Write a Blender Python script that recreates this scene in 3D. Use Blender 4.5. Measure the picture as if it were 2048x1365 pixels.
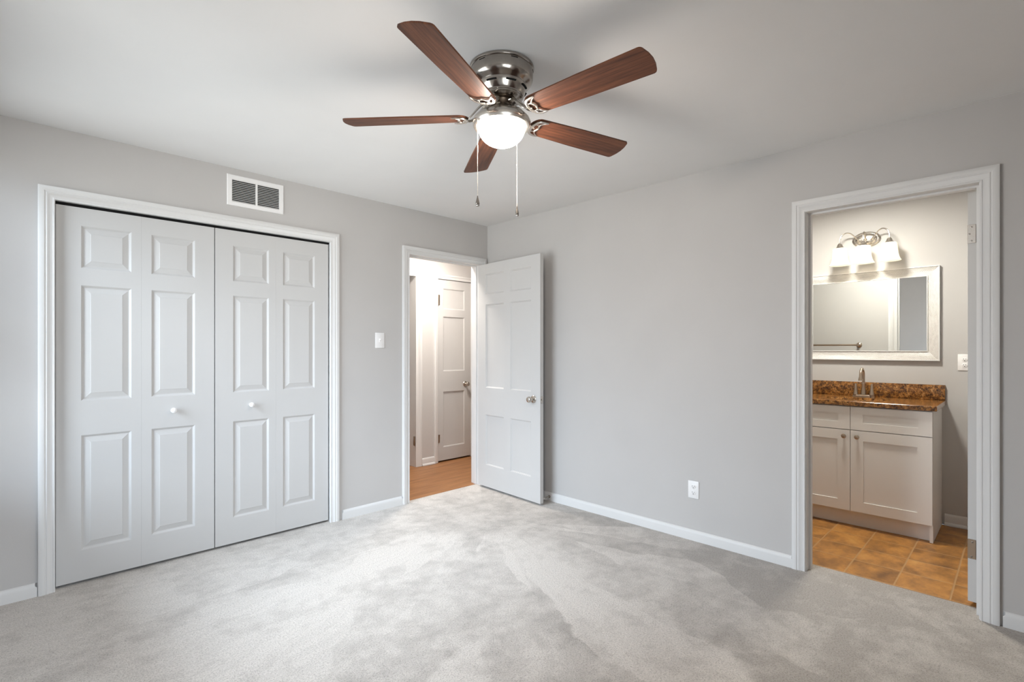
import bpy, bmesh, math, random
from mathutils import Vector, Matrix

S = bpy.context.scene
for o in list(bpy.data.objects):
    bpy.data.objects.remove(o, do_unlink=True)
PI = math.pi
R = math.radians
COL = S.collection

# ------------------------------------------------------------ camera
cam_d = bpy.data.cameras.new('camera')
cam = bpy.data.objects.new('camera', cam_d)
COL.objects.link(cam)
cam.location = (0, 0, 1.285)
cam.rotation_euler = (R(90), 0, R(-44.96))
cam_d.sensor_width = 36.0
cam_d.lens = 36.0 * 1018.9 / 2048
cam_d.shift_y = 15.7 / 2048
cam_d.clip_start = 0.02
S.camera = cam

# ------------------------------------------------------------ view, sampling
S.view_settings.view_transform = 'Standard'
S.view_settings.look = 'None'
S.view_settings.exposure = 0.07
S.view_settings.gamma = 1.0
S.view_settings.use_curve_mapping = False
S.cycles.use_denoising = True
S.cycles.max_bounces = 10
S.cycles.diffuse_bounces = 7
S.cycles.glossy_bounces = 5
S.cycles.transmission_bounces = 6
S.cycles.transparent_max_bounces = 8
S.cycles.sample_clamp_indirect = 40.0
S.cycles.caustics_reflective = False
S.cycles.caustics_refractive = False

# ------------------------------------------------------------ daylight: overcast sky over pale ground
W = bpy.data.worlds.new('daylight')
S.world = W
W.use_nodes = True
nt = W.node_tree
nt.nodes.clear()
n_out = nt.nodes.new('ShaderNodeOutputWorld')
n_bg = nt.nodes.new('ShaderNodeBackground')
n_tc = nt.nodes.new('ShaderNodeTexCoord')
n_sep = nt.nodes.new('ShaderNodeSeparateXYZ')
n_map = nt.nodes.new('ShaderNodeMapRange')
n_ramp = nt.nodes.new('ShaderNodeValToRGB')
nt.links.new(n_tc.outputs['Generated'], n_sep.inputs[0])
nt.links.new(n_sep.outputs['Z'], n_map.inputs[0])
n_map.inputs[1].default_value = -1
n_map.inputs[2].default_value = 1
nt.links.new(n_map.outputs[0], n_ramp.inputs[0])
e = n_ramp.color_ramp.elements
e.new(0.5)
e.new(0.5)
# ground, horizon, zenith: an overcast sky is brighter overhead
for i, (p_, c_) in enumerate(((0.494, (0.26, 0.275, 0.28)), (0.506, (0.20, 0.235, 0.275)), (0.75, (0.68, 0.80, 0.93)), (1.0, (0.95, 1.12, 1.30)))):
    e[i].position = p_
    e[i].color = (*c_, 1)
nt.links.new(n_ramp.outputs[0], n_bg.inputs[0])
n_bg.inputs[1].default_value = 26.0
nt.links.new(n_bg.outputs[0], n_out.inputs[0])


def lamp(name, kind, loc, energy, color, **kw):
    d = bpy.data.lights.new(name, kind)
    d.energy = energy
    d.color = color
    for k, v in kw.items():
        if k != 'rot':
            setattr(d, k, v)
    o = bpy.data.objects.new(name, d)
    o.location = loc
    if 'rot' in kw:
        o.rotation_euler = kw['rot']
    COL.objects.link(o)
    return o


# sky portals in the two window openings (they only guide sampling of the sky)
WIN_W = (1.80, 3.52, 0.62, 2.28)      # west window: y0, y1, z0, z1
WIN_S = (-0.25, 0.95, 0.86, 2.20)     # south window: x0, x1, z0, z1
portal_w = lamp('window_portal', 'AREA', (-0.39, (WIN_W[0] + WIN_W[1]) / 2, (WIN_W[2] + WIN_W[3]) / 2), 1.0, (1, 1, 1),
          shape='RECTANGLE', size=WIN_W[3] - WIN_W[2], size_y=WIN_W[1] - WIN_W[0], rot=(0, R(-90), 0))
portal_w.data.cycles.is_portal = True
portal_s = lamp('window_portal', 'AREA', ((WIN_S[0] + WIN_S[1]) / 2, -0.60, (WIN_S[2] + WIN_S[3]) / 2), 1.0, (1, 1, 1),
          shape='RECTANGLE', size=WIN_S[1] - WIN_S[0], size_y=WIN_S[3] - WIN_S[2], rot=(R(90), 0, 0))
portal_s.data.cycles.is_portal = True
# ceiling lamp of the hall; unseen fill light added to brighten the bathroom
lamp('bathroom_fill_light', 'AREA', (4.06, 0.90, 2.44), 34, (1.0, 0.965, 0.87), shape='DISK', size=0.25)
lamp('hall_lamp', 'AREA', (3.02, 4.02, 2.44), 38, (1.0, 0.92, 0.84), shape='DISK', size=0.3)

# ------------------------------------------------------------ dimensions
XW, XE, YS, YN, H, T = -0.33, 3.279, -0.54, 3.618, 2.458, 0.121
XB0, XB1, YB0, YB1 = XE + T, 4.87, -0.12, 2.3        # bathroom
YH0, YH1, XH0, XH1 = YN + T, 4.655, 2.0, 5.0         # hall
DT = 2.075                                            # door opening height
CL = (0.19, 1.716)                                    # closet opening
BD = (2.40, 3.185)                                    # bedroom door opening
TD = (0.145, 0.88)                                    # bathroom door opening (y)
HD = (3.466, 3.955)                                   # hall closet door opening
HO = (2.42, 3.168)                                    # hall open doorway


# ------------------------------------------------------------ materials
def mat(name):
    m = bpy.data.materials.new(name)
    m.use_nodes = True
    t = m.node_tree
    b = t.nodes['Principled BSDF']
    return m, t, b


def simple(name, col, rough=0.5, metal=0.0, spec=0.5, noise=0.0, nscale=20, bump=0.0, bscale=200, aniso=None):
    m, t, b = mat(name)
    b.inputs['Base Color'].default_value = (*col, 1)
    b.inputs['Roughness'].default_value = rough
    b.inputs['Metallic'].default_value = metal
    b.inputs['Specular IOR Level'].default_value = spec
    tc = t.nodes.new('ShaderNodeTexCoord')
    if noise:
        n = t.nodes.new('ShaderNodeTexNoise')
        n.inputs['Scale'].default_value = nscale
        n.inputs['Detail'].default_value = 3
        t.links.new(tc.outputs['Object'], n.inputs['Vector'])
        r = t.nodes.new('ShaderNodeValToRGB')
        r.color_ramp.elements[0].position = 0.3
        r.color_ramp.elements[1].position = 0.7
        r.color_ramp.elements[0].color = (*[c * (1 - noise) for c in col], 1)
        r.color_ramp.elements[1].color = (*[min(1, c * (1 + noise)) for c in col], 1)
        t.links.new(n.outputs['Fac'], r.inputs[0])
        t.links.new(r.outputs[0], b.inputs['Base Color'])
    if bump:
        n2 = t.nodes.new('ShaderNodeTexNoise')
        n2.inputs['Scale'].default_value = bscale
        n2.inputs['Detail'].default_value = 4
        t.links.new(tc.outputs['Object'], n2.inputs['Vector'])
        bp = t.nodes.new('ShaderNodeBump')
        bp.inputs['Strength'].default_value = bump
        bp.inputs['Distance'].default_value = 0.002
        t.links.new(n2.outputs['Fac'], bp.inputs['Height'])
        t.links.new(bp.outputs[0], b.inputs['Normal'])
    return m


M = {}
M['wall'] = simple('wall_paint', (0.515, 0.500, 0.486), 0.75, spec=0.25, noise=0.015, nscale=3, bump=0.12, bscale=260)
M['bath_wall'] = simple('bathroom_wall_paint', (0.50, 0.487, 0.475), 0.7, spec=0.25, noise=0.015, nscale=3, bump=0.12, bscale=260)
M['hall_wall'] = simple('hall_wall_paint', (0.56, 0.545, 0.53), 0.75, spec=0.25, bump=0.1, bscale=260)
M['ceiling'] = simple('ceiling_paint', (0.76, 0.755, 0.745), 0.85, spec=0.15, noise=0.01, nscale=4, bump=0.08, bscale=300)
M['trim'] = simple('trim_paint', (0.68, 0.675, 0.665), 0.5, spec=0.3)
M['door'] = simple('door_paint', (0.545, 0.538, 0.527), 0.6, spec=0.2, noise=0.01, nscale=4)
M['cabinet'] = simple('cabinet_paint', (0.70, 0.672, 0.645), 0.42, spec=0.4)
M['plastic'] = simple('white_plastic', (0.82, 0.81, 0.80), 0.35)
M['slot'] = simple('dark_slot', (0.02, 0.02, 0.02), 0.6)
M['nickel'] = simple('brushed_nickel', (0.60, 0.56, 0.51), 0.27, metal=1.0, noise=0.05, nscale=60)
M['pewter'] = simple('pewter_metal', (0.36, 0.33, 0.30), 0.2, metal=1.0, noise=0.06, nscale=30)
M['dark_metal'] = simple('dark_bronze_metal', (0.10, 0.075, 0.055), 0.35, metal=1.0)
M['bronze'] = simple('warm_nickel', (0.46, 0.37, 0.29), 0.3, metal=1.0)
M['dark'] = simple('dark_gap', (0.012, 0.012, 0.012), 0.9, spec=0.1)
M['grout_edge'] = simple('threshold_edge', (0.62, 0.55, 0.46), 0.6)
M['rubber'] = simple('white_rubber', (0.75, 0.74, 0.72), 0.6)
M['fabric_gap'] = simple('vent_void', (0.03, 0.03, 0.03), 0.9, spec=0.1)


def emis(name, col, st):
    m, t, b = mat(name)
    b.inputs['Base Color'].default_value = (0.9, 0.88, 0.84, 1)
    b.inputs['Emission Color'].default_value = (*col, 1)
    b.inputs['Emission Strength'].default_value = st
    b.inputs['Roughness'].default_value = 0.3
    return m


M['bowl'] = emis('lit_frosted_glass', (1.0, 0.87, 0.76), 152.0)
M['bulb'] = emis('lit_bulb', (1.0, 0.88, 0.68), 2.0)


def shade_mat():
    m, t, b = mat('frosted_shade_glass')
    b.inputs['Base Color'].default_value = (0.9, 0.88, 0.80, 1)
    b.inputs['Roughness'].default_value = 0.35
    b.inputs['Emission Color'].default_value = (1.0, 0.95, 0.80, 1)
    b.inputs['Emission Strength'].default_value = 0.25
    tr = t.nodes.new('ShaderNodeBsdfTranslucent')
    tr.inputs[0].default_value = (0.95, 0.92, 0.84, 1)
    mx = t.nodes.new('ShaderNodeMixShader')
    mx.inputs[0].default_value = 0.35
    out = t.nodes['Material Output']
    t.links.new(b.outputs[0], mx.inputs[1])
    t.links.new(tr.outputs[0], mx.inputs[2])
    t.links.new(mx.outputs[0], out.inputs['Surface'])
    return m


M['shade'] = shade_mat()


def glass_mat():
    m, t, b = mat('window_glass')
    tr = t.nodes.new('ShaderNodeBsdfTransparent')
    gl = t.nodes.new('ShaderNodeBsdfGlossy')
    gl.inputs['Roughness'].default_value = 0.02
    fr = t.nodes.new('ShaderNodeFresnel')
    fr.inputs[0].default_value = 1.45
    mx = t.nodes.new('ShaderNodeMixShader')
    t.links.new(fr.outputs[0], mx.inputs[0])
    t.links.new(tr.outputs[0], mx.inputs[1])
    t.links.new(gl.outputs[0], mx.inputs[2])
    t.links.new(mx.outputs[0], t.nodes['Material Output'].inputs['Surface'])
    return m


M['glass'] = glass_mat()
M['mirror'] = simple('mirror_glass', (0.86, 0.88, 0.87), 0.015, metal=1.0)


def nodes(t):
    def N(kind, **kw):
        n = t.nodes.new('ShaderNode' + kind)
        for k, v in kw.items():
            if k.startswith('i_'):
                n.inputs[k[2:].replace('_', ' ')].default_value = v
            elif k[0] == 'n' and k[1:].isdigit():
                n.inputs[int(k[1:])].default_value = v
            else:
                setattr(n, k, v)
        return n

    def math_(op, a, b=None, clamp=False):
        n = t.nodes.new('ShaderNodeMath')
        n.operation = op
        n.use_clamp = clamp
        for i, v in enumerate((a, b)):
            if v is None:
                continue
            if isinstance(v, (int, float)):
                n.inputs[i].default_value = v
            else:
                t.links.new(v, n.inputs[i])
        return n.outputs[0]

    def ramp(fac, stops, interp='LINEAR'):
        n = t.nodes.new('ShaderNodeValToRGB')
        n.color_ramp.interpolation = interp
        el = n.color_ramp.elements
        while len(el) < len(stops):
            el.new(0.5)
        for s_, (p, c) in zip(el, stops):
            s_.position = p
            s_.color = (*c, 1) if len(c) == 3 else c
        t.links.new(fac, n.inputs[0])
        return n.outputs[0]

    def mixc(fac, a, b, blend='MIX'):
        n = t.nodes.new('ShaderNodeMix')
        n.data_type = 'RGBA'
        n.blend_type = blend
        for i, v in ((0, fac), (6, a), (7, b)):
            if isinstance(v, (int, float)):
                n.inputs[i].default_value = v
            elif isinstance(v, tuple):
                n.inputs[i].default_value = (*v, 1)
            else:
                t.links.new(v, n.inputs[i])
        return n.outputs[2]

    def noise(vec, scale, detail=3, rough=0.5):
        n = t.nodes.new('ShaderNodeTexNoise')
        n.inputs['Scale'].default_value = scale
        n.inputs['Detail'].default_value = detail
        n.inputs['Roughness'].default_value = rough
        t.links.new(vec, n.inputs['Vector'])
        return n.outputs['Fac']

    def bump(h, strength, dist, bsdf):
        n = t.nodes.new('ShaderNodeBump')
        n.inputs['Strength'].default_value = strength
        n.inputs['Distance'].default_value = dist
        t.links.new(h, n.inputs['Height'])
        t.links.new(n.outputs[0], bsdf.inputs['Normal'])

    def combine(x, y, z=0.0):
        n = t.nodes.new('ShaderNodeCombineXYZ')
        for i, v in enumerate((x, y, z)):
            if isinstance(v, (int, float)):
                n.inputs[i].default_value = v
            else:
                t.links.new(v, n.inputs[i])
        return n.outputs[0]
    return N, math_, ramp, mixc, noise, bump, combine


def coords(t, out='Object'):
    tc = t.nodes.new('ShaderNodeTexCoord')
    sp = t.nodes.new('ShaderNodeSeparateXYZ')
    t.links.new(tc.outputs[out], sp.inputs[0])
    return tc.outputs[out], sp.outputs[0], sp.outputs[1], sp.outputs[2]


def carpet_mat():
    m, t, b = mat('cut_pile_carpet')
    N, ma, ramp, mixc, noise, bump, comb = nodes(t)
    v, x, y, z = coords(t)
    # vacuum strokes fan out from the hall door: nap lies in wedges around that point
    dx = ma('SUBTRACT', x, 2.65)
    dy = ma('SUBTRACT', y, 2.95)
    ang = ma('ARCTAN2', dy, dx)
    rad = ma('SQRT', ma('ADD', ma('MULTIPLY', dx, dx), ma('MULTIPLY', dy, dy)))
    a2 = ma('ADD', ang, ma('MULTIPLY', noise(v, 2.6, 3), 0.16))
    r2 = ma('ADD', rad, ma('MULTIPLY', noise(v, 4.0, 3), 0.22))
    vo = N('TexVoronoi', feature='SMOOTH_F1')
    vo.inputs['Scale'].default_value = 1.0
    vo.inputs['Smoothness'].default_value = 0.05
    t.links.new(comb(ma('MULTIPLY', a2, 5.0), ma('MULTIPLY', r2, 0.95), 0.37), vo.inputs['Vector'])
    cell = N('SeparateColor')
    t.links.new(vo.outputs['Color'], cell.inputs[0])
    far = ramp(rad, [(0.25, (0, 0, 0)), (0.9, (1, 1, 1))])
    blot = ramp(noise(v, 4.6, 4, 0.62), [(0.38, (0, 0, 0)), (0.60, (1, 1, 1))])
    blot2 = ramp(noise(v, 13.0, 3, 0.6), [(0.40, (0, 0, 0)), (0.55, (1, 1, 1))])
    s = ma('ADD', ma('MULTIPLY', ma('MULTIPLY', cell.outputs[0], far), 0.75), ma('ADD', ma('MULTIPLY', blot, 0.38), ma('MULTIPLY', blot2, 0.20)))
    # the carpet colour darkens gradually towards the bathroom side
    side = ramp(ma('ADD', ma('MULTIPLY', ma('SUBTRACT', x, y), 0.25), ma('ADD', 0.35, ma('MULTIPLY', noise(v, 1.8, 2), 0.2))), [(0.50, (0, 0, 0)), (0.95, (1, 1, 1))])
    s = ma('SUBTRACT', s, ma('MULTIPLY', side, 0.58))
    nap = ramp(s, [(-0.0, (0, 0, 0)), (0.80, (1, 1, 1))])
    lines = noise(comb(ma('MULTIPLY', a2, 75), ma('MULTIPLY', rad, 0.8), 0), 1.0, 1)
    base = mixc(nap, (0.39, 0.357, 0.322), (0.655, 0.612, 0.565))
    base = mixc(ma('MULTIPLY', ramp(lines, [(0.35, (1, 1, 1)), (0.6, (0, 0, 0))]), ma('MULTIPLY', far, 0.16)), base, (0.44, 0.41, 0.38))
    fib = noise(v, 270, 2, 0.6)
    fib2 = noise(v, 125, 3, 0.65)
    f = ma('ADD', ma('MULTIPLY', fib, 0.5), ma('MULTIPLY', fib2, 0.5))
    col = mixc(1.0, base, ramp(f, [(0.36, (0.52, 0.505, 0.49)), (0.50, (0.92, 0.92, 0.92)), (0.64, (1.06, 1.06, 1.06))]), 'MULTIPLY')
    t.links.new(col, b.inputs['Base Color'])
    b.inputs['Roughness'].default_value = 0.95
    b.inputs['Specular IOR Level'].default_value = 0.05
    b.inputs['Sheen Weight'].default_value = 0.25
    b.inputs['Sheen Roughness'].default_value = 0.5
    bump(f, 0.9, 0.006, b)
    return m


def tile_mat():
    m, t, b = mat('amber_stone_tile')
    N, ma, ramp, mixc, noise, bump, comb = nodes(t)
    v, x, y, z = coords(t)
    tx = ma('DIVIDE', ma('SUBTRACT', x, 3.43), 0.2445)
    ty = ma('DIVIDE', ma('SUBTRACT', y, 0.262), 0.2325)

    def edge(u):
        fr = ma('FRACT', u)
        return ma('MINIMUM', fr, ma('SUBTRACT', 1.0, fr))
    d = ma('MINIMUM', edge(tx), edge(ty))
    face = ramp(d, [(0.010, (0, 0, 0)), (0.022, (1, 1, 1))])
    wn = N('TexWhiteNoise', noise_dimensions='2D')
    t.links.new(comb(ma('FLOOR', tx), ma('FLOOR', ty), 0), wn.inputs['Vector'])
    n1 = noise(comb(ma('ADD', x, ma('MULTIPLY', wn.outputs['Value'], 9)), ma('MULTIPLY', y, 1.3), 0), 6, 5, 0.6)
    n2 = noise(v, 45, 3, 0.6)
    f = ma('ADD', ma('MULTIPLY', n1, 0.74), ma('ADD', ma('MULTIPLY', n2, 0.16), ma('MULTIPLY', wn.outputs['Value'], 0.10)))
    c = ramp(f, [(0.34, (0.17, 0.078, 0.026)), (0.47, (0.30, 0.137, 0.037)), (0.58, (0.45, 0.205, 0.05)), (0.72, (0.56, 0.285, 0.08))])
    col = mixc(face, (0.42, 0.24, 0.10), c)
    t.links.new(col, b.inputs['Base Color'])
    b.inputs['Roughness'].default_value = 0.38
    bump(ma('ADD', face, ma('MULTIPLY', n1, 0.25)), 0.35, 0.004, b)
    return m


def wood_floor_mat():
    m, t, b = mat('oak_plank_floor')
    N, ma, ramp, mixc, noise, bump, comb = nodes(t)
    v, x, y, z = coords(t)
    row = ma('FLOOR', ma('DIVIDE', y, 0.125))
    wn = N('TexWhiteNoise', noise_dimensions='1D')
    t.links.new(row, wn.inputs['W'])
    sh = wn.outputs['Value']
    g = noise(comb(ma('MULTIPLY', ma('ADD', x, ma('MULTIPLY', sh, 7)), 1.6), ma('MULTIPLY', y, 22), sh), 1.6, 5, 0.62)
    c = ramp(g, [(0.3, (0.20, 0.082, 0.030)), (0.5, (0.34, 0.155, 0.058)), (0.72, (0.45, 0.22, 0.09))])
    c = mixc(ma('MULTIPLY', sh, 0.25), c, (0.36, 0.17, 0.07))
    fr = ma('FRACT', ma('DIVIDE', y, 0.125))
    seam = ramp(ma('MINIMUM', fr, ma('SUBTRACT', 1.0, fr)), [(0.006, (0, 0, 0)), (0.014, (1, 1, 1))])
    c = mixc(seam, (0.13, 0.06, 0.028), c)
    t.links.new(c, b.inputs['Base Color'])
    b.inputs['Roughness'].default_value = 0.42
    bump(ma('ADD', seam, ma('MULTIPLY', g, 0.2)), 0.2, 0.002, b)
    return m


def granite_mat():
    m, t, b = mat('golden_granite')
    N, ma, ramp, mixc, noise, bump, comb = nodes(t)
    v, x, y, z = coords(t)
    n1 = noise(v, 42, 6, 0.72)
    n2 = noise(v, 110, 4, 0.7)
    vo = N('TexVoronoi', feature='F1')
    vo.inputs['Scale'].default_value = 85
    t.links.new(v, vo.inputs['Vector'])
    c = ramp(n1, [(0.34, (0.028, 0.013, 0.007)), (0.45, (0.14, 0.058, 0.018)), (0.56, (0.33, 0.145, 0.036)), (0.70, (0.55, 0.30, 0.11))])
    dark = ramp(n2, [(0.38, (1, 1, 1)), (0.46, (0, 0, 0))])
    c = mixc(dark, c, (0.02, 0.013, 0.01))
    pale = ramp(vo.outputs['Distance'], [(0.10, (1, 1, 1)), (0.22, (0, 0, 0))])
    c = mixc(ma('MULTIPLY', pale, 0.55), c, (0.55, 0.35, 0.16))
    t.links.new(c, b.inputs['Base Color'])
    b.inputs['Roughness'].default_value = 0.16
    return m


def blade_mat():
    m, t, b = mat('walnut_blade')
    N, ma, ramp, mixc, noise, bump, comb = nodes(t)
    uv = t.nodes.new('ShaderNodeUVMap')
    sp = t.nodes.new('ShaderNodeSeparateXYZ')
    t.links.new(uv.outputs[0], sp.inputs[0])
    u, w = sp.outputs[0], sp.outputs[1]
    g = noise(comb(ma('MULTIPLY', u, 3.2), ma('MULTIPLY', w, 60), 0), 1.0, 5, 0.65)
    g2 = noise(comb(ma('MULTIPLY', u, 9), ma('MULTIPLY', w, 230), 1), 1.0, 3, 0.6)
    f = ma('ADD', ma('MULTIPLY', g, 0.75), ma('MULTIPLY', g2, 0.25))
    c = ramp(f, [(0.34, (0.050, 0.020, 0.012)), (0.5, (0.115, 0.042, 0.021)), (0.66, (0.19, 0.072, 0.034))])
    t.links.new(c, b.inputs['Base Color'])
    b.inputs['Roughness'].default_value = 0.5
    b.inputs['Specular IOR Level'].default_value = 0.3
    return m


def frame_mat():
    m, t, b = mat('herringbone_frame')
    N, ma, ramp, mixc, noise, bump, comb = nodes(t)
    uv = t.nodes.new('ShaderNodeUVMap')
    sp = t.nodes.new('ShaderNodeSeparateXYZ')
    t.links.new(uv.outputs[0], sp.inputs[0])
    u, w = sp.outputs[0], sp.outputs[1]
    k = ma('ADD', u, ma('ABSOLUTE', w))
    fr = ma('FRACT', ma('MULTIPLY', k, 95))
    tri = ma('ABSOLUTE', ma('SUBTRACT', fr, 0.5))
    wear = noise(comb(ma('MULTIPLY', u, 7), ma('MULTIPLY', w, 25), 0), 3, 4, 0.65)
    c = ramp(ma('ADD', ma('MULTIPLY', tri, 0.9), ma('MULTIPLY', wear, 0.5)),
             [(0.22, (0.42, 0.39, 0.36)), (0.42, (0.70, 0.675, 0.64)), (0.7, (0.80, 0.78, 0.75))])
    t.links.new(c, b.inputs['Base Color'])
    b.inputs['Roughness'].default_value = 0.4
    b.inputs['Metallic'].default_value = 0.25
    bump(tri, 0.6, 0.004, b)
    return m


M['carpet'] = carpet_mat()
M['tile'] = tile_mat()
M['oak'] = wood_floor_mat()
M['granite'] = granite_mat()
M['blade'] = blade_mat()
M['frame'] = frame_mat()


# ------------------------------------------------------------ mesh helpers
def new():
    return bmesh.new()


def box(bm, x0, x1, y0, y1, z0, z1, mx=None):
    vs = [bm.verts.new(p) for p in ((x0, y0, z0), (x1, y0, z0), (x1, y1, z0), (x0, y1, z0),
                                    (x0, y0, z1), (x1, y0, z1), (x1, y1, z1), (x0, y1, z1))]
    for f in ((0, 3, 2, 1), (4, 5, 6, 7), (0, 1, 5, 4), (1, 2, 6, 5), (2, 3, 7, 6), (3, 0, 4, 7)):
        bm.faces.new([vs[i] for i in f])
    if mx is not None:
        bmesh.ops.transform(bm, matrix=mx, verts=vs)
    return vs


def bevel_box(bm, x0, x1, y0, y1, z0, z1, r=0.002, seg=2, mx=None):
    b2 = bmesh.new()
    box(b2, x0, x1, y0, y1, z0, z1)
    bmesh.ops.bevel(b2, geom=b2.edges[:], offset=r, segments=seg, affect='EDGES', profile=0.5)
    add(bm, b2, mx)


def add(bm, b2, mx=None):
    if mx is not None:
        bmesh.ops.transform(b2, matrix=mx, verts=b2.verts[:])
    me = bpy.data.meshes.new('tmp')
    b2.to_mesh(me)
    b2.free()
    bm.from_mesh(me)
    bpy.data.meshes.remove(me)


def lathe(bm, prof, n=32, mx=None):
    """prof: (radius, height) pairs, spun about z; mx places it."""
    rings = []
    for r, z in prof:
        if r < 1e-6:
            rings.append([bm.verts.new((0, 0, z))])
        else:
            rings.append([bm.verts.new((r * math.cos(2 * PI * i / n), r * math.sin(2 * PI * i / n), z)) for i in range(n)])
    for a, b in zip(rings, rings[1:]):
        for i in range(n):
            j = (i + 1) % n
            if len(a) == 1 and len(b) == 1:
                continue
            if len(a) == 1:
                bm.faces.new((a[0], b[j], b[i]))
            elif len(b) == 1:
                bm.faces.new((a[i], a[j], b[0]))
            else:
                bm.faces.new((a[i], a[j], b[j], b[i]))
    vs = [v for r_ in rings for v in r_]
    if mx is not None:
        bmesh.ops.transform(bm, matrix=mx, verts=vs)
    return vs


def smooth_path(pts, n=6):
    """Catmull-Rom through pts."""
    P = [Vector(p) for p in pts]
    P = [P[0] * 2 - P[1]] + P + [P[-1] * 2 - P[-2]]
    out = []
    for i in range(1, len(P) - 2):
        for k in range(n):
            t = k / n
            a, b, c, d = P[i - 1], P[i], P[i + 1], P[i + 2]
            out.append(0.5 * ((2 * b) + (c - a) * t + (2 * a - 5 * b + 4 * c - d) * t * t + (3 * b - a - 3 * c + d) * t ** 3))
    out.append(P[-2])
    return out


def tube(bm, pts, r, n=10, mx=None, flat=1.0, up=(0, 0, 1)):
    """tube along pts; r a number or one per point; flat squashes it along up."""
    pts = [Vector(p) for p in pts]
    rs = r if isinstance(r, (list, tuple)) else [r] * len(pts)
    rings, vs = [], []
    side = None
    for i, p in enumerate(pts):
        d = (pts[min(i + 1, len(pts) - 1)] - pts[max(i - 1, 0)]).normalized()
        u = Vector(up)
        if side is None:
            side = d.cross(u)
            if side.length < 1e-3:
                side = d.cross(Vector((1, 0, 0)))
        side = (side - d * side.dot(d)).normalized()
        nn = side.cross(d).normalized()
        ring = [bm.verts.new(p + side * (rs[i] * math.cos(2 * PI * k / n)) + nn * (rs[i] * flat * math.sin(2 * PI * k / n))) for k in range(n)]
        rings.append(ring)
        vs += ring
    for a, b in zip(rings, rings[1:]):
        for k in range(n):
            bm.faces.new((a[k], a[(k + 1) % n], b[(k + 1) % n], b[k]))
    bm.faces.new(list(reversed(rings[0])))
    bm.faces.new(rings[-1])
    if mx is not None:
        bmesh.ops.transform(bm, matrix=mx, verts=vs)
    return vs


def ball(bm, c, r, n=12, sz=1.0):
    prof = [(r * math.sin(PI * i / n), -r * sz * math.cos(PI * i / n)) for i in range(n + 1)]
    prof[0] = (0, prof[0][1])
    prof[-1] = (0, prof[-1][1])
    lathe(bm, prof, n * 2, Matrix.Translation(c))


def obj(name, bm, m, parent=None, angle=35, label=None, kind=None):
    bmesh.ops.recalc_face_normals(bm, faces=bm.faces[:])
    me = bpy.data.meshes.new(name)
    bm.to_mesh(me)
    bm.free()
    for p in me.polygons:
        p.use_smooth = True
    me.set_sharp_from_angle(angle=R(angle))
    me.materials.append(m)
    o = bpy.data.objects.new(name, me)
    COL.objects.link(o)
    if parent is not None:
        o.parent = parent
        # meshes are built in world coordinates; only a root Empty carries a location
        o.matrix_parent_inverse = Matrix.Translation(-parent.location)
    if label:
        o['label'] = label
    if kind:
        o['kind'] = kind
    return o


def thing(name, label, cat, loc, group=None, kind=None):
    o = bpy.data.objects.new(name, None)
    o.empty_display_size = 0.05
    o.location = loc
    COL.objects.link(o)
    return tag(o, label, cat, group, kind)


def tag(o, label, cat, group=None, kind=None):
    o['label'] = label
    o['category'] = cat
    if group:
        o['group'] = group
    if kind:
        o['kind'] = kind
    return o


def struct(name, bm, m, label, cat, parent=None, angle=35):
    return tag(obj(name, bm, m, parent, angle), label, cat, kind='structure')


def frame_x(x, face):
    """local (s, t, z) -> world for a wall whose face is the plane X = x; s runs along Y, t out of the wall (face = -1 or +1)."""
    return lambda s, t, z: (x + face * t, s, z)


def frame_y(y, face):
    return lambda s, t, z: (s, y + face * t, z)


CASING = [(0, 0), (0, .009), (.05, .0115), (.11, .0115), (.14, .0095), (.20, .0105), (.38, .0125), (.44, .0155), (.50, .0165),
          (.55, .0145), (.60, .0150), (.64, .0180), (.72, .0190), (.93, .0190), (1, .0165), (1, 0)]


def casing(bm, fr, s0, s1, zt, w, k=1.0, prof=CASING):
    st = [lambda u: (s0 - u, 0.0), lambda u: (s0 - u, zt + u), lambda u: (s1 + u, zt + u), lambda u: (s1 + u, 0.0)]
    rows = []
    for f in st:
        row = []
        for u, d in prof:
            s, z = f(u * w)
            row.append(bm.verts.new(fr(s, d * k, z)))
        rows.append(row)
    for a, b in zip(rows, rows[1:]):
        for i in range(len(prof) - 1):
            bm.faces.new((a[i], a[i + 1], b[i + 1], b[i]))
        bm.faces.new((a[-1], a[0], b[0], b[-1]))
    bm.faces.new(rows[0])
    bm.faces.new(list(reversed(rows[-1])))


BASE = [(0, 0), (.013, 0), (.013, .048), (.0115, .056), (.008, .064), (.003, .069), (0, .070)]


def baseboard(bm, fr, s0, s1, prof=BASE, ret=0.008):
    a = [bm.verts.new(fr(s0 + (ret if d > .001 and z > .05 else 0), d, z)) for d, z in prof]
    b = [bm.verts.new(fr(s1 - (ret if d > .001 and z > .05 else 0), d, z)) for d, z in prof]
    for i in range(len(prof)):
        j = (i + 1) % len(prof)
        bm.faces.new((a[i], a[j], b[j], b[i]))
    bm.faces.new(a)
    bm.faces.new(list(reversed(b)))


def jamb(bm, kind, p0, p1, s0, s1, zt, th=0.018, mat_axis='x'):
    """lining of a door opening through a wall; kind 'y' for a wall that runs along X (plane at Y)."""
    if kind == 'y':
        box(bm, s0 - th, s0, p0, p1, 0, zt + th)
        box(bm, s1, s1 + th, p0, p1, 0, zt + th)
        box(bm, s0, s1, p0, p1, zt, zt + th)
    else:
        box(bm, p0, p1, s0 - th, s0, 0, zt + th)
        box(bm, p0, p1, s1, s1 + th, 0, zt + th)
        box(bm, p0, p1, s0, s1, zt, zt + th)


RAISED = [(0, 0), (.003, .0015), (.011, .0085), (.015, .0090), (.040, .0022), (.0425, .0008)]
SUNK = [(0, 0), (.003, .004), (.0075, .0055), (.0095, .0095)]
SHAKER = [(0, 0), (.0008, .0075)]


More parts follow.
